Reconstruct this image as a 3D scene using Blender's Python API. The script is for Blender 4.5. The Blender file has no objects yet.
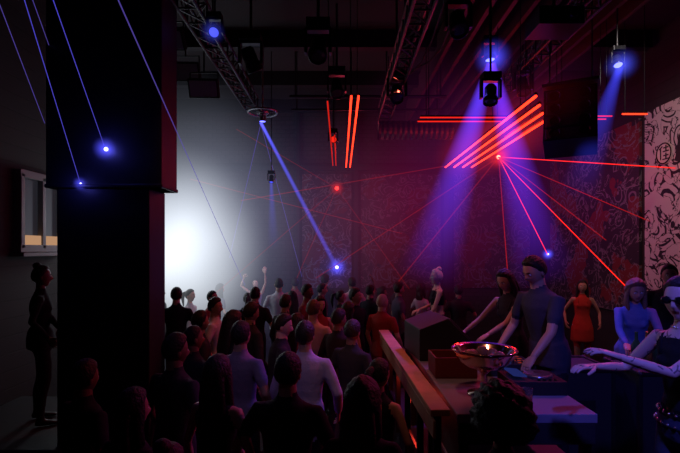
import bpy, math, random
import numpy as np
from mathutils import Vector, Matrix
random.seed(7)
scene=bpy.context.scene
COL=scene.collection
try:
    scene.view_settings.view_transform='Standard'
    scene.view_settings.look='None'
except Exception as e: print(e)

# ---------------------------------------------------------------- materials
MC={}
def mat(name,col,rough=.6,metal=0,emit=None,es=0,bump=0,bscale=40,spec=.4,vary=0):
    if name in MC: return MC[name]
    m=bpy.data.materials.new(name); m.use_nodes=True
    nt=m.node_tree; b=nt.nodes['Principled BSDF']
    b.inputs['Base Color'].default_value=(*col,1); b.inputs['Roughness'].default_value=rough
    b.inputs['Metallic'].default_value=metal
    b.inputs['Specular IOR Level'].default_value=spec
    if emit: 
        b.inputs['Emission Color'].default_value=(*emit,1); b.inputs['Emission Strength'].default_value=es
    if bump or vary:
        tc=nt.nodes.new('ShaderNodeTexCoord')
        no=nt.nodes.new('ShaderNodeTexNoise'); no.inputs['Scale'].default_value=bscale; no.inputs['Detail'].default_value=4
        nt.links.new(tc.outputs['Object'],no.inputs['Vector'])
        if bump:
            bp=nt.nodes.new('ShaderNodeBump'); bp.inputs['Strength'].default_value=bump; bp.inputs['Distance'].default_value=.02
            nt.links.new(no.outputs['Fac'],bp.inputs['Height']); nt.links.new(bp.outputs['Normal'],b.inputs['Normal'])
        if vary:
            mx=nt.nodes.new('ShaderNodeMix'); mx.data_type='RGBA'
            mx.inputs[6].default_value=(*[c*(1-vary) for c in col],1); mx.inputs[7].default_value=(*[min(1,c*(1+vary)) for c in col],1)
            nt.links.new(no.outputs['Fac'],mx.inputs[0]); nt.links.new(mx.outputs[2],b.inputs['Base Color'])
    MC[name]=m; return m

def glow(name,col,s,alpha=1.0):
    if name in MC: return MC[name]
    m=bpy.data.materials.new(name); m.use_nodes=True; nt=m.node_tree; nt.nodes.clear()
    o=nt.nodes.new('ShaderNodeOutputMaterial'); e=nt.nodes.new('ShaderNodeEmission')
    e.inputs['Color'].default_value=(*col,1); e.inputs['Strength'].default_value=s
    if alpha<1:
        t=nt.nodes.new('ShaderNodeBsdfTransparent'); mx=nt.nodes.new('ShaderNodeMixShader'); mx.inputs[0].default_value=alpha
        nt.links.new(t.outputs[0],mx.inputs[1]); nt.links.new(e.outputs[0],mx.inputs[2]); nt.links.new(mx.outputs[0],o.inputs['Surface'])
    else: nt.links.new(e.outputs[0],o.inputs['Surface'])
    MC[name]=m; return m

def N_math(nt,op,a,b=None,clamp=False):
    n=nt.nodes.new('ShaderNodeMath'); n.operation=op; n.use_clamp=clamp
    for i,x in enumerate((a,b)):
        if x is None: continue
        if isinstance(x,(int,float)): n.inputs[i].default_value=x
        else: nt.links.new(x,n.inputs[i])
    return n.outputs[0]

def haze_glow_mat(name,col,s,power=2.0,noise=.5):  # haze glows by itself: emission only, no scattering of lamp light
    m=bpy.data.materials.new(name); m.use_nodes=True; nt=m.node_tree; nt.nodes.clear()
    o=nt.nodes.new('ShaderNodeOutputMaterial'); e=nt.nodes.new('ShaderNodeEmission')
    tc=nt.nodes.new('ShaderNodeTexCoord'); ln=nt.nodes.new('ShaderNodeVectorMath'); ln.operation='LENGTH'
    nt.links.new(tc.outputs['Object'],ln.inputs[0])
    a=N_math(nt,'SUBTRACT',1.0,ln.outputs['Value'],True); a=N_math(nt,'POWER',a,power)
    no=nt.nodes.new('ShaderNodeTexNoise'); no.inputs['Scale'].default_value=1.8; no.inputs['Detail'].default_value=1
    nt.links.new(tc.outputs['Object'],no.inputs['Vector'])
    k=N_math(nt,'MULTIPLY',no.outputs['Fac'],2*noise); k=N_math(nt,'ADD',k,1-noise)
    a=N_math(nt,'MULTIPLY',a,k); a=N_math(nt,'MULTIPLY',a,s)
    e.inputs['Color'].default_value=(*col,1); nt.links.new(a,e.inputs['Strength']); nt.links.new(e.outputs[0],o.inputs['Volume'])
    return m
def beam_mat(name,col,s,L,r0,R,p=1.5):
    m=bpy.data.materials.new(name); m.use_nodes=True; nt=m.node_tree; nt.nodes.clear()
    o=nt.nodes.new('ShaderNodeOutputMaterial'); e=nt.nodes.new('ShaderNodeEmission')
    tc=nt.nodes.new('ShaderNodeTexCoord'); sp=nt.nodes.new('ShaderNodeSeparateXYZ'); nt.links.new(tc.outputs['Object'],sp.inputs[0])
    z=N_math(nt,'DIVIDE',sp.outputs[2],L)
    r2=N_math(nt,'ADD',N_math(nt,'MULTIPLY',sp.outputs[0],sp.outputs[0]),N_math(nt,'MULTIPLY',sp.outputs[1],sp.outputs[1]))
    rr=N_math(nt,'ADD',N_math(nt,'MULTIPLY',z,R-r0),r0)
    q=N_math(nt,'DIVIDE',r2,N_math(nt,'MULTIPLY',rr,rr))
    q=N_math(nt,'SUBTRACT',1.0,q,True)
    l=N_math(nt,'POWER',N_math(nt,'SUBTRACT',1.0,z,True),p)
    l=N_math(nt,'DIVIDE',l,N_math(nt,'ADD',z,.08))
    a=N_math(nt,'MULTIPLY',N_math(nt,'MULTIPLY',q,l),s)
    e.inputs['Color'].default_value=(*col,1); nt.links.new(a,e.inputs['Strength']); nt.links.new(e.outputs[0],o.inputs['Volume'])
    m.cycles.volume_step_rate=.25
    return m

# ---------------------------------------------------------------- mesh builder
def tube_geo(pts,rad,side=(1,0,0),n=8,dome=.6):
    P=[Vector(p) for p in pts]; R=[(r,r) if isinstance(r,(int,float)) else tuple(r) for r in rad]
    if dome:
        t0=(P[0]-P[1]).normalized(); t1=(P[-1]-P[-2]).normalized()
        m0=min(R[0]); m1=min(R[-1])
        P=[P[0]+t0*m0*dome,P[0]+t0*m0*dome*.6]+P+[P[-1]+t1*m1*dome*.6,P[-1]+t1*m1*dome]
        a=R[0]; b=R[-1]
        R=[(a[0]*.4,a[1]*.4),(a[0]*.78,a[1]*.78)]+R+[(b[0]*.78,b[1]*.78),(b[0]*.4,b[1]*.4)]
    vs=[];fs=[]; side=Vector(side)
    for i,p in enumerate(P):
        t=(P[min(i+1,len(P)-1)]-P[max(i-1,0)]).normalized()
        s=side-t*side.dot(t)
        if s.length<.15:
            s=Vector((0,1,0.2)); s=s-t*s.dot(t)
        s.normalize(); u=t.cross(s)
        for j in range(n):
            a=2*math.pi*j/n
            vs.append(p+s*math.cos(a)*R[i][0]+u*math.sin(a)*R[i][1])
    for i in range(len(P)-1):
        for j in range(n):
            k=(j+1)%n
            fs.append((i*n+j,i*n+k,(i+1)*n+k,(i+1)*n+j))
    fs.append(tuple(reversed(range(n)))); fs.append(tuple(range((len(P)-1)*n,len(P)*n)))
    return vs,fs
def sph_geo(c,r,nu=12,nv=8):
    if isinstance(r,(int,float)): r=(r,r,r)
    vs=[Vector((c[0],c[1],c[2]-r[2]))];fs=[]
    for i in range(1,nv):
        th=-math.pi/2+math.pi*i/nv
        for j in range(nu):
            a=2*math.pi*j/nu
            vs.append(Vector((c[0]+r[0]*math.cos(th)*math.cos(a),c[1]+r[1]*math.cos(th)*math.sin(a),c[2]+r[2]*math.sin(th))))
    vs.append(Vector((c[0],c[1],c[2]+r[2])))
    for j in range(nu):
        fs.append((0,1+(j+1)%nu,1+j))
        b=1+(nv-2)*nu
        fs.append((b+j,b+(j+1)%nu,len(vs)-1))
    for i in range(nv-2):
        for j in range(nu):
            a=1+i*nu
            fs.append((a+j,a+(j+1)%nu,a+nu+(j+1)%nu,a+nu+j))
    return vs,fs
class MB:
    def __init__(s): s.v=[];s.f=[];s.m=[]; s.M=Matrix()
    def add(s,vs,fs,mi=0,M=None):
        o=len(s.v); MM=s.M@M if M is not None else s.M
        s.v+= [tuple(MM@Vector(v)) for v in vs]; s.f+=[tuple(i+o for i in f) for f in fs]
        s.m+= [mi]*len(fs) if isinstance(mi,int) else list(mi)
    def tube(s,pts,rad,mi=0,side=(1,0,0),n=8,dome=0,M=None):
        if isinstance(rad,(int,float)): rad=[rad]*len(pts)
        s.add(*tube_geo(pts,rad,side,n,dome),mi,M)
    def sph(s,c,r,mi=0,nu=12,nv=8,M=None): s.add(*sph_geo(c,r,nu,nv),mi,M)
    def box(s,c,d,mi=0,M=None,taper=1):
        x,y,z=[k/2 for k in d]
        vs=[Vector((c[0]+a*x*(taper if cc>0 else 1),c[1]+b*y*(taper if cc>0 else 1),c[2]+cc*z)) for cc in(-1,1) for a,b in((-1,-1),(1,-1),(1,1),(-1,1))]
        s.add(vs,[(3,2,1,0),(4,5,6,7),(0,1,5,4),(1,2,6,5),(2,3,7,6),(3,0,4,7)],mi,M)
    def lathe(s,prof,mi=0,n=24,M=None,c=(0,0,0)):
        vs=[];fs=[]
        for r,z in prof:
            for j in range(n):
                a=2*math.pi*j/n; vs.append(Vector((c[0]+r*math.cos(a),c[1]+r*math.sin(a),c[2]+z)))
        for i in range(len(prof)-1):
            for j in range(n):
                k=(j+1)%n; fs.append((i*n+j,i*n+k,(i+1)*n+k,(i+1)*n+j))
        s.add(vs,fs,mi,M)
    def obj(s,name,mats,bevel=0,smooth=False,loc=None,rot=None):
        me=bpy.data.meshes.new(name); me.from_pydata(s.v,[],s.f)
        for m in mats: me.materials.append(m)
        me.polygons.foreach_set('material_index',s.m)
        if smooth: me.polygons.foreach_set('use_smooth',[True]*len(me.polygons))
        me.update(); ob=bpy.data.objects.new(name,me); COL.objects.link(ob)
        if loc: ob.location=loc
        if rot: ob.rotation_euler=rot
        if bevel:
            b=ob.modifiers.new('bevel','BEVEL'); b.width=bevel; b.segments=2; b.limit_method='ANGLE'
        return ob
def lookrot(d):  # matrix whose +Z points to d
    return Vector(d).to_track_quat('Z','Y').to_matrix().to_4x4()

# ---------------------------------------------------------------- people
def remesh(vs,fs,voxel):
    me=bpy.data.meshes.new('tmp'); me.from_pydata([tuple(v) for v in vs],[],fs)
    ob=bpy.data.objects.new('tmp',me); COL.objects.link(ob)
    r=ob.modifiers.new('r','REMESH'); r.mode='VOXEL'; r.voxel_size=voxel
    sm=ob.modifiers.new('s','SMOOTH'); sm.factor=.5; sm.iterations=4
    dg=bpy.context.evaluated_depsgraph_get()
    m2=bpy.data.meshes.new_from_object(ob.evaluated_get(dg))
    V=np.empty(len(m2.vertices)*3); m2.vertices.foreach_get('co',V); V=V.reshape(-1,3)
    F=[tuple(p.vertices) for p in m2.polygons]
    bpy.data.objects.remove(ob); bpy.data.meshes.remove(me); bpy.data.meshes.remove(m2)
    return V,F
def head_deform(D):
    x,y,z=D[:,0],D[:,1],D[:,2]
    zl=np.clip(-z,0,1)
    px=x*.076*(1-.34*zl**1.6); py=y*.096; pz=z*.118
    py=np.where(y<0,py*(1-.38*zl),py*(1-.10*zl))
    fr=(y>0)
    g=lambda x0,z0,sx,sz:np.exp(-((x-x0)/sx)**2-((z-z0)/sz)**2)*fr
    py=py-np.where(fr,.010*np.clip(y,0,1)**4,0)
    py=py+.024*g(0,-.22,.13,.13)+.012*g(0,-.05,.10,.2)
    py=py-.011*(g(.38,.03,.17,.12)+g(-.38,.03,.17,.12))
    py=py+.005*(g(.35,.2,.25,.07)+g(-.35,.2,.25,.07))
    py=py+.007*g(0,-.47,.24,.035)+.007*g(0,-.56,.2,.035)-.003*g(0,-.515,.22,.02)
    py=py+.012*g(0,-.82,.3,.14)
    return np.stack([px,py,pz],1)
def np_sphere(nu,nv):
    v,f=sph_geo((0,0,0),1,nu,nv); return np.array([tuple(a) for a in v]),f
SM=lambda t:np.clip(t,0,1)**2*(3-2*np.clip(t,0,1))
def build_hand(mb,wrist,d,pn,sidev,curl,mi,n=6):
    d=d.normalized(); pn=(pn-d*pn.dot(d)).normalized(); w=d.cross(pn).normalized()
    if w.dot(sidev)<0: w=-w
    mb.tube([wrist-d*.01,wrist+d*.03,wrist+d*.065,wrist+d*.092],[(.026,.019),(.036,.016),(.041,.015),(.038,.012)],mi,side=w,n=10,dome=.5)
    for k,(o,L) in enumerate([(.029,.072),(.010,.080),(-.010,.075),(-.028,.060)]):
        p=wrist+d*(.086-abs(o)*.15)+w*o; pts=[p-d*.012,p]; a=curl*.5+k*.06
        dd=d+w*o*2
        for q,l in enumerate((.45,.31,.24)):
            v=(dd*math.cos(a)+pn*math.sin(a)).normalized(); p=p+v*L*l; pts.append(p); a+=curl*.75
        mb.tube(pts,[.0095,.0095,.0088,.008,.0065],mi,side=w,n=n,dome=.8)
    p=wrist+d*.022+w*.028; v1=(d*.7+w*.65+pn*.25).normalized(); v2=(d*.9+w*.2+pn*(.3+curl*.3)).normalized()
    mb.tube([p-v1*.012,p+v1*.035,p+v1*.035+v2*.03,p+v1*.035+v2*.055],[.014,.012,.0105,.008],mi,side=pn,n=n,dome=.8)
SKIN=lambda k:{'dark':mat('skin_brown',(.22,.11,.07),.5),'mid':mat('skin_tan',(.42,.24,.17),.5),'light':mat('skin_light',(.65,.40,.30),.48)}[k]
def cloth(col):
    n='cloth_%02d_%02d_%02d'%tuple(int(c*99) for c in col); return mat(n,col,.85,bump=.6,bscale=12,spec=.15)
PC=[0]
def person(name,loc,yaw=0,H=1.75,female=False,top=(.02,.02,.025),bottom=(.015,.015,.02),hair='short',haircol=(.012,.009,.008),
           sleeve='short',lean=0,roll=0,hl=None,hr=None,head=(0,0),skin='mid',voxel=.02,dress=False,glasses=False,curl=.5,crop=False,tattoo=False,strap=False,studs=False,beard=False,detail=0):
    PC[0]+=1; rnd=random.Random(PC[0]*13)
    S=H/1.75
    M=Matrix.Translation(loc)@Matrix.Rotation(math.radians(yaw),4,'Z')@Matrix.Scale(S,4); Mi=M.inverted()
    LB=Matrix.Translation((0,0,.95))@Matrix.Rotation(-math.radians(lean),4,'X')@Matrix.Rotation(math.radians(roll),4,'Y')@Matrix.Translation((0,0,-.95))
    segs=[]; V=[];F=[]
    def part(pts,rad,label,side=(1,0,0),n=12,dome=.6):
        R=[(r,r) if isinstance(r,(int,float)) else r for r in rad]
        P=[Vector(p) for p in pts]
        v,f=tube_geo(P,R,side,n,dome); o=len(V); V.extend(v); F.extend([tuple(i+o for i in q) for q in f])
        lab=label if isinstance(label,list) else [label]*(len(P)-1)
        for i in range(len(P)-1): segs.append((P[i],P[i+1],R[i],R[i+1],lab[i],Vector(side)))
    fm=female
    if fm: prof=[(.86,.165,.12),(.93,.172,.125),(1.0,.155,.11),(1.10,.122,.092),(1.2,.13,.10),(1.28,.145,.115),(1.36,.15,.105),(1.425,.13,.08),(1.465,.07,.06),(1.50,.046,.05),(1.56,.045,.05)]
    else: prof=[(.86,.160,.12),(.93,.165,.122),(1.0,.158,.115),(1.10,.152,.112),(1.2,.162,.12),(1.28,.175,.125),(1.36,.182,.122),(1.43,.158,.095),(1.47,.085,.07),(1.51,.060,.062),(1.57,.058,.062)]
    labs=[2,2,1,1,1,1,1,1,0,0]
    if dress: labs=[1,1]+labs[2:]
    if crop: labs=[2,2,0,0,1,1,0,0,0,0]
    if studs: labs=[2,7,1,1,1,1,0,0,0,0]
    pts=[LB@Vector((0,0,z)) if z>.95 else Vector((0,0,z)) for z,_,_ in prof]
    part(pts,[(a,b) for _,a,b in prof],labs,n=16)
    if fm:
        for sx in(-1,1): part([LB@Vector((sx*.062,.06,1.285)),LB@Vector((sx*.062,.085,1.28))],[.058,.05],1)
    if sleeve!='none' and not crop and not dress:
        part([Vector((0,0,.84)),Vector((0,0,.95)),LB@Vector((0,0,1.05))],[(prof[0][1]+.018,.14),(prof[1][1]+.015,.14),(prof[3][1]+.015,.122)],1,n=16,dome=.1)
    if dress: part([Vector((0,0,1.0)),Vector((0,0,.85)),Vector((0,0,.62))],[(.15,.11),(.19,.15),(.2,.17)],1,n=16,dome=.1)
    st=rnd.uniform(-.03,.05)
    for sx in(-1,1):
        ky=.03*sx*rnd.uniform(.3,1)
        hip=Vector((sx*.088,0,.90)); kn=Vector((sx*(.10+st*.5),.03+ky,.50)); an=Vector((sx*(.11+st),-.02+ky,.09))
        lg=2 if not dress else 0
        part([hip,(hip+kn)/2+Vector((0,.01,0)),kn,(kn*.55+an*.45)+Vector((0,-.018,0)),an],[.088,.076,.056,.053,.038],lg)
        part([an+Vector((0,-.035,-.045)),an+Vector((0,.05,-.05)),an+Vector((0,.13,-.06)),an+Vector((0,.19,-.065))],[(.036,.038),(.042,.036),(.046,.026),(.036,.02)],4)
    hands=[]
    for sx,tg in((-1,hl),(1,hr)):
        sh=LB@Vector((sx*(.155 if fm else .178),0,1.405))
        if tg is None: T=LB@Vector((sx*(.26+rnd.uniform(0,.04)),.05+rnd.uniform(0,.12),.90+rnd.uniform(0,.1)))
        else: T=Mi@Vector(tg)
        a,b=.285,.25; dv=T-sh; dist=min(dv.length,(a+b)*.985); dv.normalize(); T=sh+dv*dist
        hint=Vector((sx*.55,-.35,-.75)); hint=(hint-dv*hint.dot(dv)).normalized()
        ca=(a*a+dist*dist-b*b)/(2*a*dist); ca=max(-1,min(1,ca))
        E=sh+dv*a*ca+hint*a*math.sqrt(1-ca*ca)
        k=.82 if fm else 1
        sd=(E-sh).cross(T-E); 
        if sd.length<1e-4: sd=Vector((1,0,0))
        part([LB@Vector((sx*.10,0,1.40)),sh,(sh+E)/2,E,(E*.6+T*.4),T],[.055*k,.052*k,.046*k,.038*k,.037*k,.026*k],0,side=sd.normalized(),n=10)
        r=.010
        if sleeve=='short': part([sh-(sh-LB@Vector((0,0,1.40)))*.35,sh,(sh+E)*.5,(sh*.35+E*.65)],[.060*k,.056*k+.004,.046*k+r,.044*k+r],1,n=12,dome=.1)
        if sleeve=='long': part([sh-(sh-LB@Vector((0,0,1.40)))*.35,sh,(sh+E)*.5,E,(E+T)*.5,E*.08+T*.92],[.060*k,.058*k,.056*k,.048*k,.045*k,.036*k],1,n=12,dome=.15)
        hands.append((T,(T-E).normalized(),sx))
    BV,BF=remesh(V,F,voxel)
    C=np.array([BV[list(f)].mean(0) for f in BF])
    best=np.full(len(C),1e9); lab=np.zeros(len(C),int)
    for p0,p1,r0,r1,l,sd in segs:
        a=np.array(p0);ab=np.array(p1)-a; L2=max(1e-9,ab@ab)
        t=np.clip(((C-a)@ab)/L2,0,1); q=C-(a+t[:,None]*ab)
        rx=r0[0]+(r1[0]-r0[0])*t; ry=r0[1]+(r1[1]-r0[1])*t
        s=np.array(sd-Vector(ab/math.sqrt(L2))*sd.dot(Vector(ab/math.sqrt(L2)))); s=s/max(1e-6,np.linalg.norm(s))
        qs=q@s; qp=np.sqrt(np.maximum(0,(q*q).sum(1)-qs*qs))
        d=(np.sqrt((qs/rx)**2+(qp/ry)**2)-1)*np.minimum(rx,ry)
        w=d<best; best[w]=d[w]; lab[w]=l
    mb=MB(); mb.add(BV.tolist(),BF,lab.tolist())
    for T,dv,sx in hands:
        tgt=hl if sx<0 else hr
        pn=Vector((-sx,0,0)) if tgt is None else Vector((0,0,-1))
        if abs(pn.dot(dv))>.9: pn=Vector((0,-1,0))
        th=Vector((0,1,0)) if tgt is None else Vector((-sx,0,0.2))
        build_hand(mb,T,dv,pn,th,curl,0)
    # head
    HM=LB@Matrix.Translation((0,.012,1.632))@Matrix.Rotation(math.radians(head[0]),4,'Z')@Matrix.Rotation(-math.radians(head[1]),4,'X')
    nu,nv=(40,34) if detail else (24,22)
    D,f=np_sphere(nu,nv); P=head_deform(D)
    cz=[np.mean(D[list(q)],0) for q in f]
    ml=[6 if (c[1]>.5 and abs(c[0])<.24 and -.60<c[2]<-.43) else (3 if beard and c[2]<-.42 and c[1]>-.1 else 0) for c in cz]
    mb.add(P.tolist(),f,ml,HM)
    for sx in(-1,1):
        mb.sph((sx*.077,-.008,-.008),(.009,.018,.03),0,8,6,HM)
        mb.sph((sx*.029,.073,.004),(.0135,.0115,.0095),5,10,8,HM)
        mb.sph((sx*.029,.0825,.004),(.0055,.003,.0055),3,8,6,HM)
        mb.tube([(sx*.014,.0885,.022),(sx*.03,.087,.027),(sx*.045,.077,.023)],[.003,.0035,.002],3,M=HM,n=5)
    thick={'short':.012,'long':.02,'bun':.012,'afro':.085,'crop':.006,'bob':.03,'pony':.012}[hair]
    D,f=np_sphere(44 if hair=='afro' or detail else 26,40 if hair=='afro' or detail else 22); P=head_deform(D)
    x,y,z=D.T
    thr=np.interp(y,[-1,-.2,.1,.3,.6,1],[-.62,-.45,-.05,.25,.52,.62])
    m=SM((z-thr)/.3)
    nz=.5*np.sin(x*19+y*7+PC[0])*np.sin(y*17-z*9)+.5*np.sin(z*23+x*11)
    off=-.008+m*(thick*(1+(.22 if hair!='afro' else .20)*nz)+.008)+m*np.clip(z,0,1)*(.010 if hair=='short' else .004)
    P=P+D*off[:,None]; mb.add(P.tolist(),f,3,HM)
    if hair in('long','bob'):
        Lh=.30 if hair=='long' else .12
        mb.tube([(0,-.035,.06),(0,-.062,-.03),(0,-.07,-.12),(0,-.075,-.12-Lh*.5),(0,-.07,-.12-Lh)],[(.08,.06),(.088,.052),(.10,.045),(.105,.036),(.06,.02)],3,M=HM,n=14,dome=.6)
        for sx in(-1,1):
            mb.tube([(sx*.062,.01,.075),(sx*.082,.0,0),(sx*.088,-.01,-.09),(sx*.085,0.01,-.1-Lh*.45),(sx*.07,.02,-.1-Lh*.85)],[(.02,.035),(.02,.038),(.025,.036),(.028,.03),(.012,.012)],3,side=(1,0,0),M=HM,n=8,dome=.6)
    if hair=='bun': mb.sph((0,-.045,.125),(.045,.045,.04),3,12,8,HM)
    if hair=='pony': mb.tube([(0,-.1,.06),(0,-.15,.04),(0,-.17,-.06),(0,-.15,-.2)],[.025,.035,.032,.012],3,M=HM,dome=.6)
    if glasses:
        for sx in(-1,1):
            mb.sph((sx*.034,.088,.006),(.028,.008,.02),7,14,8,HM)
            mb.tube([(sx*.06,.082,.01),(sx*.08,.04,.012),(sx*.08,-.01,.008)],.003,7,M=HM,n=5)
        mb.tube([(-.012,.096,.01),(.012,.096,.01)],.003,7,M=HM,n=5)
    if strap:
        for sx in(-1,1): mb.tube([LB@Vector((sx*.07,.10,1.33)),LB@Vector((sx*.085,.055,1.43)),LB@Vector((sx*.08,0,1.452)),LB@Vector((sx*.07,-.09,1.35))],.009,1,n=6)
    if studs:
        for r,zz in((.178,.94),(.165,1.0)):
            for j in range(26):
                a=2*math.pi*j/26; mb.sph((r*math.cos(a),r*.74*math.sin(a),zz),.009,9,6,4)
        for j in range(16):
            a=2*math.pi*j/16; mb.sph((.060*math.cos(a),.062*math.sin(a)+.03,1.475),.007,9,6,4)
    sk=SKIN(skin)
    if tattoo: sk=TATT
    mats=[sk,cloth(top),cloth(bottom),mat('hair_%d_%d'%(int(haircol[0]*999),int(haircol[1]*999)),haircol,.55,bump=.6,bscale=60),
          mat('shoe_leather',(.015,.013,.012),.4),mat('eye_white',(.7,.7,.7),.2),mat('lips',(.30,.08,.07),.4),mat('black_gloss',(.01,.01,.012),.12),sk,mat('chrome_stud',(.8,.8,.85),.2,1)]
    ob=mb.obj(name,mats,smooth=True); ob.matrix_world=M
    return ob
def tattoo_skin():
    m=bpy.data.materials.new('tattooed_skin'); m.use_nodes=True; nt=m.node_tree; b=nt.nodes['Principled BSDF']
    tc=nt.nodes.new('ShaderNodeTexCoord'); v=nt.nodes.new('ShaderNodeTexVoronoi'); v.feature='DISTANCE_TO_EDGE'; v.inputs['Scale'].default_value=14
    n=nt.nodes.new('ShaderNodeTexNoise'); n.inputs['Scale'].default_value=9
    nt.links.new(tc.outputs['Object'],v.inputs['Vector']); nt.links.new(tc.outputs['Object'],n.inputs['Vector'])
    a=N_math(nt,'LESS_THAN',v.outputs['Distance'],.05); c=N_math(nt,'GREATER_THAN',n.outputs['Fac'],.53)
    k=N_math(nt,'MULTIPLY',N_math(nt,'MULTIPLY',a,c),.8)
    sp=nt.nodes.new('ShaderNodeSeparateXYZ'); nt.links.new(tc.outputs['Object'],sp.inputs[0])
    k=N_math(nt,'MULTIPLY',k,N_math(nt,'LESS_THAN',sp.outputs[2],1.46))
    mx=nt.nodes.new('ShaderNodeMix'); mx.data_type='RGBA'; mx.inputs[6].default_value=(.65,.45,.38,1); mx.inputs[7].default_value=(.04,.035,.05,1)
    nt.links.new(k,mx.inputs[0]); nt.links.new(mx.outputs[2],b.inputs['Base Color']); b.inputs['Roughness'].default_value=.45
    return m
TATT=tattoo_skin()

# ---------------------------------------------------------------- room
blackm=mat('matte_black',(.012,.012,.014),.6)
blackmet=mat('black_metal',(.02,.02,.022),.35,.6)
greymet=mat('grey_metal',(.05,.05,.055),.45,.8)
CEIL=6.2
def wall_mat(name,c1,c2,mort):
    m=bpy.data.materials.new(name); m.use_nodes=True; nt=m.node_tree; b=nt.nodes['Principled BSDF']
    tc=nt.nodes.new('ShaderNodeTexCoord'); br=nt.nodes.new('ShaderNodeTexBrick'); mp=nt.nodes.new('ShaderNodeMapping')
    br.inputs['Scale'].default_value=2.2; br.inputs['Color1'].default_value=(*c1,1); br.inputs['Color2'].default_value=(*c2,1); br.inputs['Mortar'].default_value=(*mort,1)
    nt.links.new(tc.outputs['Object'],mp.inputs[0]); nt.links.new(mp.outputs[0],br.inputs['Vector'])
    bp=nt.nodes.new('ShaderNodeBump'); bp.inputs['Strength'].default_value=.6; bp.inputs['Distance'].default_value=.02
    nt.links.new(br.outputs['Fac'],bp.inputs['Height']); bp.invert=True
    nt.links.new(bp.outputs['Normal'],b.inputs['Normal']); nt.links.new(br.outputs['Color'],b.inputs['Base Color']); b.inputs['Roughness'].default_value=.8
    return m,mp
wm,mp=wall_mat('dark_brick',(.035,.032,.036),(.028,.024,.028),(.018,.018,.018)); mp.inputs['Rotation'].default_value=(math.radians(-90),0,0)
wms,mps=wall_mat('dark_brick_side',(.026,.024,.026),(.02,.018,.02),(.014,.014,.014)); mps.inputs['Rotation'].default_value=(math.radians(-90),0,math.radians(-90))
def slab(name,c,d,m,bevel=0):
    b=MB(); b.box((0,0,0),d); return b.obj(name,[m],bevel=bevel,loc=c)
floorm=mat('dark_polished_concrete',(.03,.03,.034),.35,bump=.1,bscale=3,vary=.3)
slab('floor',(.6,5,-.1),(10.2,14.4,.2),floorm)
slab('ceiling',(.6,5,CEIL+.1),(10.2,14.4,.2),mat('ceiling_black',(.02,.02,.022),.8,bump=.3,bscale=4))
slab('wall_back',(.6,12.1,3.1),(9.8,.2,6.2),wm)
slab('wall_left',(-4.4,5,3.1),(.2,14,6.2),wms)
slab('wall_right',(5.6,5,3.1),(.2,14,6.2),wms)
slab('wall_rear',(.6,-2.1,3.1),(9.8,.2,6.2),wm)

def mural_mat(name,bg,line,acc,scale=1.0,cov=.5,lw=.26,acct=.54):
    m=bpy.data.materials.new(name); m.use_nodes=True; nt=m.node_tree; b=nt.nodes['Principled BSDF']
    tc=nt.nodes.new('ShaderNodeTexCoord')
    v=nt.nodes.new('ShaderNodeTexVoronoi'); v.feature='F1'; v.inputs['Scale'].default_value=1.9*scale
    n=nt.nodes.new('ShaderNodeTexNoise'); n.inputs['Scale'].default_value=1.1*scale; n.inputs['Detail'].default_value=3
    ns=nt.nodes.new('ShaderNodeVectorMath'); ns.operation='MULTIPLY_ADD'
    nt.links.new(n.outputs['Color'],ns.inputs[0]); ns.inputs[1].default_value=(.55,.55,.55); nt.links.new(tc.outputs['Object'],ns.inputs[2])
    nt.links.new(ns.outputs[0],v.inputs['Vector']); nt.links.new(tc.outputs['Object'],n.inputs['Vector'])
    n2=nt.nodes.new('ShaderNodeTexNoise'); n2.inputs['Scale'].default_value=2.6*scale; n2.inputs['Detail'].default_value=6; n2.inputs['Distortion'].default_value=1.5
    nt.links.new(tc.outputs['Object'],n2.inputs['Vector'])
    fr=N_math(nt,'FRACT',N_math(nt,'MULTIPLY',v.outputs['Distance'],5.5))
    a=N_math(nt,'LESS_THAN',fr,lw)
    sel=N_math(nt,'GREATER_THAN',n2.outputs['Fac'],cov)
    k=N_math(nt,'MULTIPLY',a,sel)
    ed=N_math(nt,'LESS_THAN',N_math(nt,'ABSOLUTE',N_math(nt,'SUBTRACT',n2.outputs['Fac'],cov)),.012)
    k=N_math(nt,'MAXIMUM',k,ed)
    m1=nt.nodes.new('ShaderNodeMix'); m1.data_type='RGBA'; m1.inputs[6].default_value=(*bg,1); m1.inputs[7].default_value=(*acc,1)
    nt.links.new(N_math(nt,'GREATER_THAN',n.outputs['Fac'],acct),m1.inputs[0])
    m2=nt.nodes.new('ShaderNodeMix'); m2.data_type='RGBA'; m2.inputs[7].default_value=(*line,1)
    nt.links.new(m1.outputs[2],m2.inputs[6]); nt.links.new(k,m2.inputs[0]); nt.links.new(m2.outputs[2],b.inputs['Base Color']); b.inputs['Roughness'].default_value=.7
    return m
mur_w=mural_mat('mural_white_ink',(.62,.60,.57),(.015,.015,.02),(.02,.02,.025),.9,.5,.33,.64)
mur_d=mural_mat('mural_dark_red',(.03,.02,.03),(.20,.17,.18),(.18,.02,.02),1.0)
mur_b=mural_mat('mural_back_red',(.035,.03,.045),(.14,.13,.16),(.09,.025,.03),1.1)
slab('wall_mural_white',(5.47,5.6,3.2),(.05,5.0,3.3),mur_w)
slab('wall_mural_dark',(5.47,10.0,3.0),(.05,3.5,3.6),mur_d)
slab('wall_mural_dark',(-.35,11.97,2.9),(1.3,.05,3.0),mur_b)
slab('wall_mural_dark',(1.6,11.97,2.9),(2.1,.05,3.0),mur_b)
slab('wall_mural_dark',(4.0,11.97,2.9),(2.0,.05,3.0),mur_b)
for i,(x,w) in enumerate([(-1.1,.08),(.42,.1),(2.78,.12),(5.1,.1)]):
    slab('trim_%d'%(i+1),(x,11.93,3.1),(w,.14,6.1),blackm)
slab('trim_5',(.6,11.9,4.55),(9.6,.12,.12),blackm)
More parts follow.
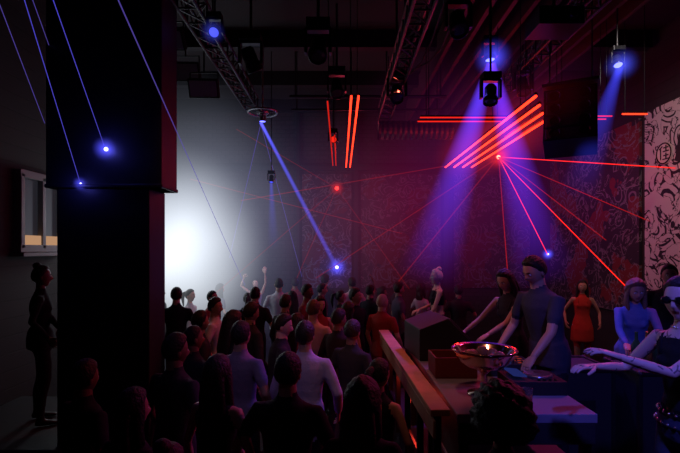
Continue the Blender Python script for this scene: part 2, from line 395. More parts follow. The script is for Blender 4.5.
b=MB()
R=.17
b.lathe([(0,0),(R+.02,0),(R+.02,.012),(0,.012)],1,32,M=Matrix.Rotation(math.radians(-90),4,'Y'))
b.tube([(-.015,R*math.cos(a),R*math.sin(a)) for a in [2*math.pi*i/24 for i in range(25)]],.012,0,side=(1,0,0),n=6)
for p,q in[((-.10,.08),(-.03,.12)),((-.07,.08),(-.07,-.10)),((0,.09),(.11,.09)),((.055,.13),(.055,.03)),((-.01,.03),(.12,.03)),((.055,0),(.055,-.09)),((0,-.04),(.11,-.04)),((-.02,-.1),(.13,-.1))]:
    b.tube([(-.015,-p[0],p[1]),(-.015,-q[0],q[1])],.011,0,n=6)
b.obj('wall_emblem',[blackm,mat('emblem_cream',(.7,.66,.6),.7)],loc=(5.44,7.6,4.02))

# pillar
pm=mat('pillar_black_paint',(.022,.022,.032),.5,bump=.25,bscale=6)
b=MB(); b.box((-2.3,4.6,1.5),(.9,.4,3.0)); b.box((-2.28,4.58,4.6),(1.12,.42,3.2)); b.box((-2.3,4.6,.1),(1.0,.5,.2)); b.box((-2.28,4.58,3.02),(1.14,.44,.04))
b.obj('pillar',[pm],bevel=.012)

b=MB()
for z,h in((2.42,.1),(3.42,.1)): b.box((-4.25,6.43,z),(.12,.95,h),0)
for y in(6.0,6.86,6.43): b.box((-4.25,y,2.92),(.12,.07,1.0),0)
b.box((-4.28,6.43,2.92),(.03,.9,1.0),1); b.box((-4.24,6.43,2.53),(.05,.8,.14),2)
b.box((-4.22,6.43,2.34),(.2,1.05,.05),0)
b.obj('window_1',[mat('window_frame_grey',(.25,.25,.27),.5),mat('window_pane',(.05,.05,.06),.15,emit=(.2,.22,.28),es=.06),glow('warm_strip',(1,.55,.3),.45)],bevel=.006)

# ---------------------------------------------------------------- ceiling rigging
def truss(name,x,y0,y1,z,w=.24):
    b=MB(); c=[(-w/2,-w/2),(w/2,-w/2),(w/2,w/2),(-w/2,w/2)]
    for a,d in c: b.tube([(a,y0,d),(a,y1,d)],.02,n=8)
    n=int((y1-y0)/.3)
    for i in range(n+1):
        y=y0+(y1-y0)*i/n
        for k in range(4):
            p=c[k];q=c[(k+1)%4]; b.tube([(p[0],y,p[1]),(q[0],y,q[1])],.011,n=6)
            if i<n: b.tube([(p[0],y,p[1]),(q[0],y+(y1-y0)/n,q[1])],.009,n=6)
    for y in(y0+.4,(y0+y1)/2,y1-.3):
        b.tube([(0,y,w/2),(0,y,CEIL-z)],.012,n=6)
    return b.obj(name,[greymet],loc=(x,0,z))
truss('lighting_truss',.85,3.2,8.6,5.0,.22); truss('lighting_truss',-1.6,3.2,8.2,5.05,.22); truss('lighting_truss',2.9,3.4,8.0,5.3,.22)

def moving_head(loc,aim,lens=None,s=1.0,name='moving_head_light',hang=None):
    b=MB(); loc=Vector(loc); d=(Vector(aim)-loc).normalized()
    b.box((0,0,.26*s),(.26*s,.2*s,.09*s),0)
    b.box((0,0,.2*s),(.28*s,.10*s,.03*s),0)
    for sx in(-1,1): b.box((sx*.135*s,0,.07*s),(.03*s,.1*s,.26*s),0)
    Mh=lookrot(d)
    b.lathe([(.0,-.15*s),(.06*s,-.15*s),(.085*s,-.11*s),(.085*s,.02*s),(.105*s,.08*s),(.105*s,.14*s),(.09*s,.145*s),(.085*s,.12*s)],0,20,M=Mh)
    b.lathe([(0,.128*s),(.05*s,.127*s),(.088*s,.118*s)],1,20,M=Mh)
    b.tube([(0,0,.3*s),(0,0,(hang or CEIL)-loc.z)],.018*s,0,n=8)
    return b.obj(name,[blackmet,lens or mat('lens_dark',(.05,.05,.07),.08)],bevel=.004*s,loc=loc)
bl=glow('lens_blue',(.12,.13,1.0),4); bl2=glow('lens_blue_soft',(.08,.10,1.0),1.0)
moving_head((-.24,5.0,4.62),(-.3,4.4,3.5)); moving_head((-1.38,5.0,4.82),(-1.3,4.0,4.0),bl2,s=.6)
moving_head((-1.1,5.6,4.75),(-.8,6,4)); moving_head((1.98,6.0,5.0),(2.05,5.7,3),bl,s=.7); moving_head((3.67,6.0,4.9),(3.4,5.0,3),bl,s=.6)
moving_head((1.86,5.6,4.32),(1.7,5.2,3),s=.85); moving_head((-.05,7,4.9),(0,6.5,4)); moving_head((.85,6.8,4.75),(.8,6.2,4)); moving_head((2.9,7.2,5.0),(2.9,6.8,4))
moving_head((1.3,5.0,4.9),(1.3,4.5,4)); moving_head((-.12,8,4.35),(0,6.5,4),glow('lens_red',(1,.02,.01),1.0),s=.6)
moving_head((-1.3,8.6,3.75),(-1.3,8.2,2),bl2,s=.5)

def flood(loc,aim,s=1,name='flood_light',em=None):
    b=MB(); loc=Vector(loc); Mh=lookrot((Vector(aim)-loc).normalized())
    b.box((0,0,0),(.42*s,.26*s,.10*s),0,M=Mh); b.box((0,0,.055*s),(.38*s,.22*s,.01*s),1,M=Mh)
    for i in range(6): b.box((-.17*s+i*.068*s,0,-.07*s),(.015*s,.22*s,.05*s),0,M=Mh)
    for sx in(-1,1): b.tube([(sx*.2*s,0,0),(sx*.2*s,0,.22*s)],.01,0,n=6)
    b.tube([(-.2*s,0,.22*s),(.2*s,0,.22*s)],.01,0,n=6); b.tube([(0,0,.22*s),(0,0,CEIL-loc.z)],.012,0,n=6)
    return b.obj(name,[blackmet,em or mat('flood_glass',(.35,.35,.38),.2)],bevel=.004,loc=loc)
flood((-1.95,6.5,4.72),(-1.9,5.5,4.2)); flood((-2.25,6.6,5.0),(-2.2,5.5,4.4)); flood((-2.2,5.8,5.1),(-2.2,5,4.4))
flood((-3.75,9.0,3.2),(-2.5,6.5,1.8),name='flood_light',em=glow('flood_white',(.9,.95,1),20))
b=MB(); b.tube([(.25*math.cos(a),.25*math.sin(a),0) for a in[2*math.pi*i/32 for i in range(33)]],.02,0,side=(0,0,1),n=8)
b.lathe([(0,-.03),(.1,-.03),(.11,.0),(.08,.04),(0,.05)],0,24)
for k in range(4):
    a=k*math.pi/2; b.tube([(.1*math.cos(a),.1*math.sin(a),0),(.25*math.cos(a),.25*math.sin(a),0)],.01,n=6)
b.lathe([(.0,-.16),(.06,-.16),(.06,-.03),(0,-.03)],0,16); b.lathe([(0,-.162),(.05,-.162)],1,16)
b.tube([(0,0,.05),(0,0,CEIL-4.8)],.015,n=6)
b.obj('ring_pendant_light',[mat('ring_metal',(.3,.3,.33),.4,.8),bl],loc=(-1.35,7.9,4.8))
b=MB(); b.tube([(-.9,8.1,5.14),(1.9,8.1,5.14)],.03,n=10); b.tube([(-.9,8.4,5.0),(1.9,8.4,5.0)],.02,n=8)
for x in(-.8,.2,1.2,1.8): b.tube([(x,8.1,5.14),(x,8.1,CEIL)],.012,n=6)
for x in(-.8,1.8): b.tube([(x,8.4,5.0),(x,8.4,CEIL)],.012,n=6)
b.obj('sprinkler_pipe',[greymet])
b=MB(); n=30; b.lathe([(.17 if i%2 else .19,i*.05) for i in range(n)]+[(0,n*.05)],0,20,M=Matrix.Rotation(math.radians(90),4,'Y'))
for x in(.2,1.2): b.tube([(x,0,.18),(x,0,CEIL-4.75)],.01,n=6)
b.obj('ventilation_duct',[mat('duct_metal',(.09,.085,.09),.5,.7)],loc=(.75,8.9,4.75))
b=MB()
for i in range(9): b.box((1.7+i*.28,7.8,5.85),(.06,7.5,.5))
b.obj('ceiling_slats',[mat('slat_paint',(.07,.025,.025),.6)])
b=MB()
for i in range(6): b.box((.6,2.5+i*1.8,6.05),(9.6,.16,.3))
b.obj('ceiling_beams',[blackm])
b=MB()
for k in range(5):
    b.tube([(.85+.15*k*math.sin(i*.3),3.4+i*.5,5.35+.1*math.sin(i*1.1+k)) for i in range(11)],.014,n=6)
b.obj('cable_bundle',[blackm])
def line_array(loc,yaw):
    b=MB()
    for i in range(4):
        M=Matrix.Translation((0,-.03*i*i*.5,-.2*i))@Matrix.Rotation(-.14*i,4,'X')
        b.box((0,0,0),(.62,.4,.185),0,M=M); b.box((0,-.205,0),(.56,.012,.15),1,M=M)
        for sx in(-1,1): b.lathe([(0,.0),(.055,-.0),(.065,.01)],2,14,M=M@Matrix.Translation((sx*.17,-.22,0))@Matrix.Rotation(math.radians(90),4,'X'))
    b.box((0,0,.16),(.66,.44,.04),0)
    for sx in(-1,1): b.tube([(sx*.25,0,.16),(sx*.25,0,CEIL-loc[2])],.012,n=6)
    return b.obj('line_array_speaker',[blackm,mat('speaker_grille',(.05,.05,.055),.4,.5),blackmet],loc=loc,rot=(0,0,yaw),bevel=.006)
line_array((3.05,6.0,4.4),-.5)
b=MB(); b.box((0,0,0),(.5,.4,.2),0); b.lathe([(0,0),(.06,0),(.06,.08),(.05,.08),(.045,.05),(0,.05)],1,16,M=Matrix.Translation((.1,-.2,0))@Matrix.Rotation(math.radians(90),4,'X')); b.tube([(0,0,.1),(0,0,CEIL-5.0)],.02,n=8)
b.obj('projector',[greymet,blackmet],loc=(2.45,5.2,5.0),bevel=.01)

# LED bars
redled=glow('led_red',(1,.03,.010),4.0)
def led(p,q,name='led_bar',w=.035,m=None):
    b=MB(); p=Vector(p);q=Vector(q); d=(q-p)
    b.tube([p,q],w*.5,1,n=8,dome=.5)
    b.tube([p+Vector((0,0,w*.9)),q+Vector((0,0,w*.9))],w*.7,0,n=4)
    for t in(.1,.9):
        a=p+d*t; b.tube([a,(a.x,a.y,CEIL)],.006,0,n=5)
    b.obj(name,[blackmet,m or redled])
for x,y0,y1 in[(2.42,5.6,10.4),(2.62,5.95,10.4),(2.82,6.3,10.4),(3.02,6.7,10.4)]: led((x,y0,4.3),(x,y1,4.3),w=.036)
led((.14,5.6,4.3),(.14,10.4,4.3),w=.026); led((.23,5.6,4.3),(.23,10.4,4.3),w=.026)
dim=glow('led_red_dim',(1,.02,.01),.6)
led((-.16,5.8,4.3),(-.16,10.2,4.3),w=.02,m=dim); led((-.09,7.5,4.3),(-.09,10.2,4.3),w=.02,m=dim)
dim2=glow('led_red_mid',(1,.02,.01),1.0)
for y in(6.5,6.7): led((1.15,y,4.3),(2.38,y,4.3),w=.02,m=dim2)
for y in(6.5,6.65): led((3.1,y,4.32),(3.9,y,4.32),w=.02,m=dim2)
led((4.05,6.5,4.35),(4.4,6.5,4.35),w=.022)

# ---------------------------------------------------------------- lasers and beams, modelled as glowing tubes and volumes
def laser(p,q,m,r=.005,name='laser_beam',ext=0):
    p=Vector(p);q=Vector(q); p=p+(p-q)*ext
    b=MB(); b.tube([p,q],r,n=6); return b.obj(name,[m])
blu=glow('laser_blue',(.13,.11,1.0),.7,.5); blu2=glow('laser_blue_faint',(.22,.15,.9),.45,.4)
red=glow('laser_red',(1,.02,.01),1.6,.8); redf=glow('laser_red_faint',(1,.03,.03),.28,.28); redm=glow('laser_red_medium',(1,.02,.015),.55,.4)
laser((-1.47,3,4.06),(-2.1,10,1.63),blu2,.005,ext=.35)
laser((-1.9,3,4.06),(-2.27,4.36,3.41),blu,.003,ext=1.2)
laser((-2.09,3,4.06),(-2.5,4.36,3.05),blu,.003,ext=1.2)
laser((-2.3,3,4.15),(-2.84,4.36,3.62),blu2,.003,ext=1.2)
laser((-2.35,3.4,4.4),(-4.28,7.5,4.3),blu2,.003,ext=.5)
laser((-1.38,7.9,4.6),(-2.9,11.9,2.2),blu2,.005); laser((-1.38,7.9,4.6),(-1.0,11.9,1.7),blu2,.005)
src=(3.5,10,4.45)
for q,m,r in[((5.4,7.3,3.72),red,.009),((3.87,6,1.83),red,.007),((4.4,9.6,2.3),red,.009),((1.3,10.5,1.6),redf,.012),((5.4,9.2,2.6),redm,.008),((-2.4,11.0,3.6),redf,.010),((-.6,11.2,1.7),redf,.010),((2.6,7.0,1.9),redm,.007),((5.4,7.9,2.9),redm,.007)]:
    laser(src,q,m,r)
s2=(-.08,11.6,3.98)
for q in[(-2.4,10.5,5.2),(-2.6,9.5,1.5),(1.6,10.5,1.5),(-1.2,10.5,1.3)]: laser(s2,q,redf,.006)
laser((-3.8,11.5,4.2),(1.5,11,2.8),redf,.008)
b=MB(); b.box((0,0,0),(.22,.3,.14),0); b.lathe([(0,0),(.045,0)],1,16,M=Matrix.Translation((0,-.152,0))@Matrix.Rotation(math.radians(90),4,'X')); b.tube([(0,0,.07),(0,0,CEIL-4.45)],.012,0,n=6)
b.obj('laser_projector',[blackmet,glow('laser_eye',(1,.08,.05),12)],loc=(3.5,10.16,4.45),bevel=.005)
b=MB(); b.box((0,0,0),(.16,.2,.12),0); b.lathe([(0,0),(.05,0)],1,16,M=Matrix.Translation((0,-.102,0))@Matrix.Rotation(math.radians(90),4,'X')); b.box((0,.15,0),(.04,.2,.04),0)
b.obj('laser_projector',[blackmet,glow('laser_eye2',(1,.02,.015),5)],loc=(-.08,11.7,3.98),bevel=.005)

def cone_beam(p,q,r0,R,col,s,pw=1.5,name='emissive_beam'):  # light shaft put in as a self-emitting cone, not lit haze
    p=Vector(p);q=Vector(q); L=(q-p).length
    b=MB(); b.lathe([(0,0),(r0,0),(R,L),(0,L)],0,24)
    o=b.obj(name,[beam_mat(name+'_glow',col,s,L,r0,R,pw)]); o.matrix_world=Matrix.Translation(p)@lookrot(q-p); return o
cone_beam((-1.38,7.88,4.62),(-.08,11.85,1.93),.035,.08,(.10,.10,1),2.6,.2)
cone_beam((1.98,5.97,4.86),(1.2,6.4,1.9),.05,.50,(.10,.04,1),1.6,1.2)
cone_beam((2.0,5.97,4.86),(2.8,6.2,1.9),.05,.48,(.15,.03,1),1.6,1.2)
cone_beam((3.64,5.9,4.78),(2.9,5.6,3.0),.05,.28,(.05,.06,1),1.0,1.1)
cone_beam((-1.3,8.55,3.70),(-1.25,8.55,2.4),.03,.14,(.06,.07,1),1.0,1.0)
def haze_glow(name,c,r,col,s,pw=2.0,noise=.5):
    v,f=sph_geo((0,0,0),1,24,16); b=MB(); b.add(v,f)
    o=b.obj(name,[haze_glow_mat(name+'_vol',col,s,pw,noise)],loc=c); o.scale=r; return o
haze_glow('fog_glow',(-3.3,9.2,2.35),(1.9,2.0,2.3),(.88,.95,1.0),.62,1.5,.45)  # look of lit fog put in as coloured emissive volumes
haze_glow('fog_glow',(-3.2,9.3,2.9),(2.8,2.4,3.3),(.70,.78,1.0),.14,1.5,.5)
haze_glow('fog_glow',(-1.4,9.4,2.8),(3.0,2.2,3.0),(.15,.13,.36),.065,1.0)
haze_glow('fog_glow',(.9,9.8,3.2),(2.8,2.0,2.6),(.42,.015,.07),.055,1.1)
haze_glow('fog_glow',(2.6,8.2,3.8),(2.8,2.4,2.6),(.26,.015,.20),.07,1.1)
haze_glow('fog_glow',(2.7,8.0,4.3),(1.0,3.0,.6),(.9,.02,.02),.25,1.6,.2)
for c,r in[((-2.25,4.36,3.37),.020),((-2.5,4.375,3.04),.012),((-.08,11.8,1.95),.045),((5.0,10.9,2.3),.025)]:  # laser hits: glowing bead with an emissive halo for the spread light
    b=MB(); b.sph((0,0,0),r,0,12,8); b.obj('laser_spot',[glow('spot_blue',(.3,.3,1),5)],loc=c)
    haze_glow('glow_halo',c,(r*7,r*7,r*7),(.08,.08,1),14*.03/r if r<.04 else 7,2.5,0)
haze_glow('glow_halo',(3.5,9.95,4.45),(.35,.35,.35),(1,.02,.02),5,2.5,0)  # halos of light around laser and lamp lenses, put in as emission
haze_glow('glow_halo',(-.08,11.55,3.98),(.25,.25,.25),(1,.02,.02),4,2.5,0)
haze_glow('glow_halo',(1.99,5.9,4.9),(.28,.28,.28),(.08,.07,1),8,2.5,0)
haze_glow('glow_halo',(3.65,5.88,4.8),(.24,.24,.24),(.07,.09,1),7,2.5,0)
haze_glow('glow_halo',(-1.37,4.88,4.75),(.16,.16,.16),(.08,.10,1),4,2.5,0)

# ---------------------------------------------------------------- lights
def light(kind,name,loc,col,e,aim=None,size=.1,angle=60,blend=.5):
    l=bpy.data.lights.new(name,kind); l.color=col; l.energy=e
    if kind=='SPOT': l.spot_size=math.radians(angle); l.spot_blend=blend; l.shadow_soft_size=size
    elif kind=='POINT': l.shadow_soft_size=size
    else: l.size=size
    o=bpy.data.objects.new(name,l); COL.objects.link(o); o.location=loc
    if aim: o.rotation_euler=(Vector(aim)-Vector(loc)).to_track_quat('-Z','Y').to_euler()
    return o
light('POINT','lamp_fog_flood',(-3.65,8.9,2.9),(.9,.95,1),24,size=.15)
light('SPOT','lamp_blue_booth',(1.98,5.9,4.8),(.12,.08,1),380,(1.6,4.0,1.4),.08,70)
light('SPOT','lamp_blue_right',(1.2,.4,4.4),(.14,.12,1),330,(2.3,3.1,1.6),.08,38)
light('SPOT','lamp_magenta_booth',(3.8,5.0,4.6),(1,.06,.30),150,(1.8,4.0,1.6),.08,60)
light('SPOT','lamp_face_booth',(-.6,3.6,4.4),(1,.25,.3),70,(1.75,4.3,1.9),.08,30,.8)
light('SPOT','fill_warm_rail',(.2,2.4,5.4),(1,.38,.22),90,(.75,4.2,1.35),.06,36,.8)  # added warm fill to brighten the wooden rail, no fixture behind it
light('SPOT','lamp_crowd',(-.6,1.0,5.2),(.5,.38,1),60,(-.45,4.1,1.2),.1,26,.8)
light('SPOT','lamp_crowd_red',(.9,6.6,4.9),(1,.12,.07),130,(-.4,5.0,1.5),.1,70,.8)
light('SPOT','lamp_crowd_orange',(-1.6,3.2,4.9),(1,.3,.18),40,(-.3,5.6,1.5),.1,50,.9)
light('POINT','lamp_red_led',(2.7,8.0,4.0),(1,.03,.02),34,size=.2)
light('POINT','lamp_red_led',(.2,9.6,4.0),(1,.05,.10),22,size=.2)
light('POINT','lamp_red_under_booth',(.72,4.3,1.0),(1,.05,.03),3.5,size=.05)
light('SPOT','lamp_mural',(3.4,5.2,5.4),(1,.86,.84),90,(5.5,7.6,3.2),.1,75,.7)
light('POINT','lamp_violet_back',(3.8,9.3,3.6),(.4,.05,.9),14,size=.2)
light('POINT','lamp_blue_pillar',(-2.25,4.28,3.37),(.12,.12,1),1.2,size=.03)
light('POINT','lamp_blue_pillar',(-2.5,4.28,3.02),(.12,.12,1),.7,size=.03)
light('POINT','lamp_blue_back',(-.08,11.7,1.95),(.12,.12,1),5,size=.05)
light('SPOT','lamp_blue_far',(-1.4,8.2,4.9),(.2,.22,1),90,(-1.9,10.6,1.2),.1,30)
light('SPOT','lamp_red_dancer',(4.2,6.5,5.0),(1,.08,.04),40,(4.25,8,1.2),.1,25)
light('SPOT','lamp_pink_dancer',(1.6,6.0,4.9),(1,.4,.6),60,(1.45,7,1.6),.1,25)
w=bpy.data.worlds.new('club_night'); scene.world=w; w.use_nodes=True
w.node_tree.nodes['Background'].inputs[0].default_value=(.02,.02,.04,1); w.node_tree.nodes['Background'].inputs[1].default_value=.05

# ---------------------------------------------------------------- stage and booth
stm=mat('stage_black',(.025,.025,.03),.5,bump=.1,bscale=8)
b=MB(); b.box((3.05,4.45,.25),(4.8,3.6,.5)); b.box((3.45,2.4,.25),(4.0,.5,.5)); b.obj('dj_stage',[stm],bevel=.01)
slab('dance_podium',(1.6,7.1,.2),(1.3,1.2,.4),stm,.01)
slab('dance_podium',(-3.4,5.1,.25),(1.5,1.6,.5),stm,.01)
slab('dance_podium',(4.35,8.1,.1),(.9,.9,.2),stm,.01)
wood=mat('plywood_tan',(.55,.30,.16),.5,bump=.15,bscale=10,vary=.25)
b=MB()
b.box((1.2,3.95,1.32),(.9,2.1,.06),0)
b.box((1.2,3.95,.92),(.86,2.0,.03),0)
for x in(.8,1.6):
    for y in(2.96,3.95,4.94): b.box((x,y,.895),(.06,.06,.79),1)
b.box((.79,3.95,1.1),(.03,2.0,.38),2)
b.box((1.2,2.915,1.22),(.88,.02,.14),2)
b.obj('dj_booth_desk',[mat('desk_top',(.22,.21,.28),.5),blackmet,stm],bevel=.006)
b=MB(); p=Vector((.57,5.95,0)); q=Vector((.66,2.97,0)); d=(q-p).normalized(); ang=math.atan2(d.y,d.x); L=(q-p).length
M=Matrix.Translation((p+q)/2)@Matrix.Rotation(ang,4,'Z')
b.box((0,0,1.33),(L,.13,.045),0,M=M); b.box((0,-.04,1.22),(L,.02,.12),0,M=M)
for k in range(6): b.box((-L/2+.1+k*(L-.2)/5,0,.905),(.05,.05,.81),1,M=M)
b.box((0,0,.75),(L,.03,.04),1,M=M)
b.obj('wooden_booth_rail',[wood,blackmet],bevel=.005)
b=MB(); prof=[(-.26,0),(.26,0),(.26,.16),(.02,.40),(-.26,.30)]
vs=[Vector((x,y,z)) for y in(-.3,.3) for x,z in prof]
fs=[(4,3,2,1,0),(5,6,7,8,9)]+[(i,(i+1)%5,(i+1)%5+5,i+5) for i in range(5)]
b.add(vs,fs,0); Mg=Matrix.Translation((.145,0,.285))@Matrix.Rotation(math.radians(45),4,'Y')
b.box((0,0,.005),(.28,.52,.015),1,M=Mg)
b.obj('stage_monitor_speaker',[blackm,mat('speaker_grille2',(.04,.04,.045),.4,.5)],loc=(.98,4.6,1.35),rot=(0,0,.1),bevel=.03)
def player(loc,rz):
    b=MB(); b.box((0,0,.05),(.31,.40,.10),0)
    b.lathe([(0,.125),(.02,.128),(.095,.125),(.105,.115),(.105,.10)],1,32,c=(0,-.05,0)); b.lathe([(0,.131),(.03,.131),(.03,.12)],0,16,c=(0,-.05,0))
    b.box((0,.13,.115),(.2,.1,.015),2,M=Matrix.Rotation(.1,4,'X'))
    for k in range(4): b.lathe([(0,.115),(.012,.115),(.012,.1)],3,10,c=(-.12,-.13+.04*k,0))
    b.box((.13,-.08,.105),(.012,.14,.01),1); b.box((.13,-.05,.115),(.025,.015,.02),1)
    return b.obj('dj_media_player',[blackm,mat('platter_metal',(.2,.2,.22),.3,.8),glow('screen_glow',(.1,.15,.9),.12),blackmet],loc=loc,rot=(0,0,rz),bevel=.004)
player((1.44,3.42,1.35),math.radians(90)); player((1.42,4.40,1.35),math.radians(90))
b=MB(); b.box((0,0,.05),(.32,.40,.10),0)
for i in range(4):
    for j in range(5): b.lathe([(0,.13),(.009,.13),(.012,.1)],1,10,c=(-.11+.073*i,.16-.045*j,0))
    b.box((-.11+.073*i,-.11,.103),(.006,.09,.006),2); b.box((-.11+.073*i,-.10+.02*i,.112),(.02,.012,.02),1)
b.obj('dj_mixer',[blackm,greymet,glow('button_red',(1,.1,.05),.3)],loc=(1.43,3.92,1.35),rot=(0,0,math.radians(90)),bevel=.004)
b=MB()
b.lathe([(0,.0),(.12,.0),(.12,.012),(.03,.03),(.022,.06),(.022,.15),(.05,.18),(.13,.205),(.19,.25),(.222,.31),(.235,.33),(.232,.337),(.215,.32),(.18,.265),(.12,.225),(0,.215)],0,40)
for k in range(9): b.sph((.11*math.cos(k*.7),.11*math.sin(k*.7),.26+.01*(k%3)),.05,1,8,6)
b.obj('champagne_bowl',[mat('copper_chrome',(.85,.55,.42),.15,1),mat('ice_cubes',(.2,.12,.12),.1)],smooth=True,loc=(1.05,3.3,1.35))
def glass(loc,col):
    b=MB(); b.lathe([(0,0),(.03,0),(.036,.12),(.033,.12),(.028,.01),(0,.01)],0,18); b.lathe([(0,.012),(.028,.012),(.032,.08),(0,.08)],1,18)
    g=mat('glass_clear',(.9,.9,.95),.03); g.node_tree.nodes['Principled BSDF'].inputs['Transmission Weight'].default_value=.95
    b.obj('drinking_glass',[g,mat('drink_%d'%int(col[0]*99),col,.1)],smooth=True,loc=loc)
glass((1.16,3.02,1.35),(.5,.3,.1)); glass((1.26,3.05,1.35),(.3,.1,.05)); glass((1.20,3.14,1.35),(.5,.4,.3))
b=MB(); b.box((0,0,.01),(.34,.3,.02),0)
for sx in(-1,1): b.box((sx*.165,0,.09),(.015,.3,.16),0); b.box((0,sx*.145,.09),(.34,.015,.16),0)
b.obj('bottle_crate',[mat('crate_dark',(.15,.02,.015),.5)],loc=(.95,3.85,1.35),bevel=.003)
def flight_case(loc,d):
    b=MB(); x,y,z=d; b.box((0,0,z/2),(x,y,z),0)
    for a in(-1,1):
        for c in(-1,1):
            b.box((a*x/2,c*y/2,z/2),(.03,.03,z+.01),1); b.box((a*x/2,0,z/2+c*z/2),(.03,y,.03),1); b.box((0,a*y/2,z/2+c*z/2),(x,.03,.03),1)
            for e in(0,1): b.sph((a*x/2,c*y/2,e*z),.028,1,8,6)
    b.box((0,-y/2-.012,z*.6),(.16,.02,.10),1)
    return b.obj('flight_case',[stm,greymet],loc=loc,bevel=.003)
flight_case((3.05,4.1,.5),(1.0,.5,.85)); flight_case((2.25,4.4,.5),(.5,.5,.8))
b=MB()
for k,(h,c) in enumerate([(.3,0),(.28,0),(.3,0)]):
    b.lathe([(0,0),(.04,0),(.042,.18),(.015,.23),(.013,.29),(.016,.30),(0,.30)],k%2,16,c=(k*.11,.02*k,0))
b.obj('champagne_bottle',[mat('bottle_green',(.03,.10,.04),.08),mat('bottle_gold',(.6,.4,.1),.2,.8)],smooth=True,loc=(2.68,4.1,1.36))
b=MB(); b.lathe([(0,0),(.15,0),(.15,.02),(.02,.03),(.015,.03),(.015,1.15),(0,1.15)],0,20); b.tube([(0,0,1.1),(-.2,-.1,1.28)],.01,0,n=8); b.sph((-.22,-.11,1.3),(.03,.03,.035),1,12,8)
b.obj('microphone_stand',[blackmet,greymet],smooth=True,loc=(2.3,5.1,.5))

# ---------------------------------------------------------------- people
DK=(.012,.009,.008)
person('dj_man',(1.85,4.0,.5),yaw=112,H=1.86,lean=13,top=(.04,.045,.06),hl=(1.52,3.58,1.54),hr=(1.46,4.15,1.52),head=(-4,10),skin='mid',voxel=.012,detail=1)
person('woman_in_tank_top',(1.86,4.85,.5),yaw=118,H=1.70,female=True,hair='long',sleeve='none',lean=10,top=(.03,.03,.035),hl=(1.45,4.55,1.52),hr=(1.35,4.95,1.5),head=(4,12),skin='mid',voxel=.014,detail=1,strap=True)
person('woman_in_sunglasses',(1.93,2.5,.5),yaw=105,H=1.75,female=True,hair='pony',haircol=(.03,.02,.02),sleeve='none',lean=4,top=(.012,.012,.015),bottom=(.05,.06,.10),hl=(1.46,2.38,1.84),hr=(1.52,2.72,1.70),head=(12,2),skin='light',voxel=.011,detail=1,glasses=True,tattoo=True,studs=True,strap=True,curl=.35)
person('woman_in_blue_sweater',(3.05,4.72,.5),yaw=155,H=1.62,female=True,hair='bob',haircol=(.20,.12,.07),sleeve='long',lean=16,top=(.10,.16,.4),hl=(3.0,4.2,1.46),hr=(2.7,4.25,1.45),head=(10,-4),skin='mid',voxel=.014,detail=1)
person('clubber_man',(3.85,5.3,.5),yaw=150,H=1.72,top=(.02,.02,.03),skin='mid')
person('podium_dancer_woman',(1.5,7.0,.4),yaw=95,H=1.70,female=True,hair='bun',haircol=(.75,.45,.45),crop=True,sleeve='none',hl=(1.2,6.75,1.25),hr=(1.25,7.2,1.45),skin='light',voxel=.016,strap=True,detail=1)
person('dancer_woman_in_dress',(4.3,8.05,.2),yaw=160,H=1.66,female=True,hair='long',dress=True,sleeve='none',top=(.45,.04,.03),skin='mid',voxel=.018,strap=True)
person('dancer_woman_silhouette',(-3.3,5.0,.5),yaw=-60,H=1.72,female=True,hair='bun',sleeve='long',top=(.012,.012,.015),hl=(-3.0,4.9,1.5),skin='dark',voxel=.018)
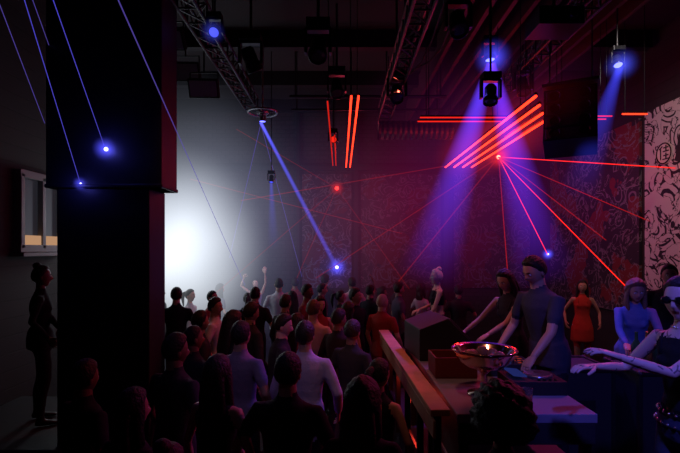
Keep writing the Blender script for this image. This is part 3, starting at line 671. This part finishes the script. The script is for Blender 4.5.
G=[ # x,y,H,yaw,female,top,hair,sleeve,skin,lean,haircol
(-.31,4.0,1.76,-8,0,(.42,.38,.55),'short','long','mid',0,DK),
(-.89,4.05,1.75,-25,0,(.24,.18,.26),'short','short','mid',0,DK),
(-.33,2.85,1.74,-10,0,(.02,.02,.025),'short','short','mid',0,DK),
(-.66,4.75,1.72,-75,0,(.03,.03,.035),'short','long','light',5,DK),
(-1.24,3.4,1.76,-30,0,(.03,.03,.04),'short','short','dark',0,DK),
(-1.35,4.15,1.70,-35,0,(.02,.02,.03),'crop','short','dark',0,DK),
(-1.12,4.7,1.76,-40,1,(.02,.02,.03),'long','none','mid',0,DK),
(-1.66,6.0,1.76,-85,0,(.55,.55,.6),'short','short','mid',0,DK),
(-1.05,5.3,1.78,-50,0,(.03,.03,.035),'short','long','mid',0,DK),
(-.34,5.7,1.76,-20,0,(.65,.5,.45),'short','long','light',0,(.1,.06,.04)),
(.23,7.0,1.80,-130,0,(.02,.02,.025),'short','long','mid',0,DK),
(-.33,9.8,1.87,-30,0,(.02,.02,.025),'short','long','mid',0,DK),
(.62,6.7,1.74,-40,0,(.4,.05,.05),'crop','short','light',0,(.5,.4,.35)),
(-.50,5.2,1.66,-30,1,(.5,.05,.05),'long','none','light',0,DK),
(.12,2.4,1.70,-8,1,(.02,.02,.025),'bob','long','mid',0,(.06,.035,.025)),
(.79,2.2,1.68,0,1,(.015,.015,.02),'afro','long','dark',0,(.02,.013,.012)),
(-.80,2.95,1.70,-20,1,(.02,.02,.02),'long','none','mid',0,DK),
(-1.15,2.5,1.62,-25,1,(.03,.02,.025),'long','short','mid',0,DK),
(-1.7,3.0,1.66,-30,0,(.02,.02,.02),'short','short','dark',0,DK),
(-.75,1.95,1.55,-15,1,(.10,.02,.02),'bun','short','mid',0,(.06,.02,.02)),
(.28,3.3,1.60,-35,1,(.02,.02,.02),'pony','none','mid',0,DK),
(.12,4.6,1.68,-40,0,(.03,.03,.03),'short','short','dark',0,DK),
(-.02,5.3,1.70,-45,0,(.03,.02,.02),'short','long','dark',0,DK),
(.1,6.15,1.68,-50,1,(.05,.02,.03),'long','none','mid',0,DK),
(-.80,6.6,1.74,-40,0,(.04,.04,.05),'short','long','mid',0,DK),
(-1.55,5.0,1.72,-60,0,(.04,.04,.05),'short','short','mid',0,DK),
(-.30,6.6,1.72,-150,1,(.3,.05,.05),'long','none','light',0,DK),
]
for g in G:
    x,y,H,yaw,fm,top,hair,sl,sk,ln,hc=g
    person('clubber_woman' if fm else 'clubber_man',(x,y,0),yaw,H,bool(fm),top=top,hair=hair,sleeve=sl,skin=sk,lean=ln,haircol=hc,voxel=.018 if y<4.3 else .022,head=(random.uniform(-20,15),random.uniform(-3,12)))
person('woman_with_raised_arms',(-2.0,10.8,0),yaw=170,H=1.72,female=True,hair='long',sleeve='none',top=(.4,.4,.6),hl=(-1.75,10.6,1.9),hr=(-2.25,10.6,1.75),skin='light',voxel=.022,strap=True)
xs=[(-3.2,8.0),(-2.75,8.3),(-2.6,7.2),(-2.15,7.6),(-1.65,8.1),(-1.35,7.2),(-1.2,8.9),(-.85,8.1),(-.55,7.5),(-.35,8.6),(.0,8.2),(.25,9.3),(.55,8.3),(.85,9.2),(1.1,8.5),(1.25,10),(1.7,9.5),(2.1,10),(-1.0,10.1),(-2.6,9.8),(2.3,8.8)]
tops=[(.03,.03,.035),(.5,.5,.55),(.02,.02,.03),(.25,.05,.05),(.1,.1,.15)]
for i,(x,y) in enumerate(xs):
    fm=i%3==1
    kw={}
    if i==13: kw=dict(hl=(x-.25,y+.1,1.95))
    person('clubber_woman' if fm else 'clubber_man',(x,y,0),random.uniform(-120,60),random.uniform(1.62,1.72) if fm else random.uniform(1.7,1.86),fm,top=tops[i%5],hair=random.choice(['long','bob','pony','bun']) if fm else random.choice(['short','crop','short']),sleeve='short',skin=random.choice(['mid','light','dark']),voxel=.026,**kw)

# ---------------------------------------------------------------- camera
c=bpy.data.cameras.new('camera'); c.lens=24; c.sensor_width=36; c.shift_y=23.5/680; c.clip_end=100
co=bpy.data.objects.new('camera',c); COL.objects.link(co); co.location=(0,0,2.4); co.rotation_euler=(math.radians(90),0,0); scene.camera=co
print('people',PC[0])
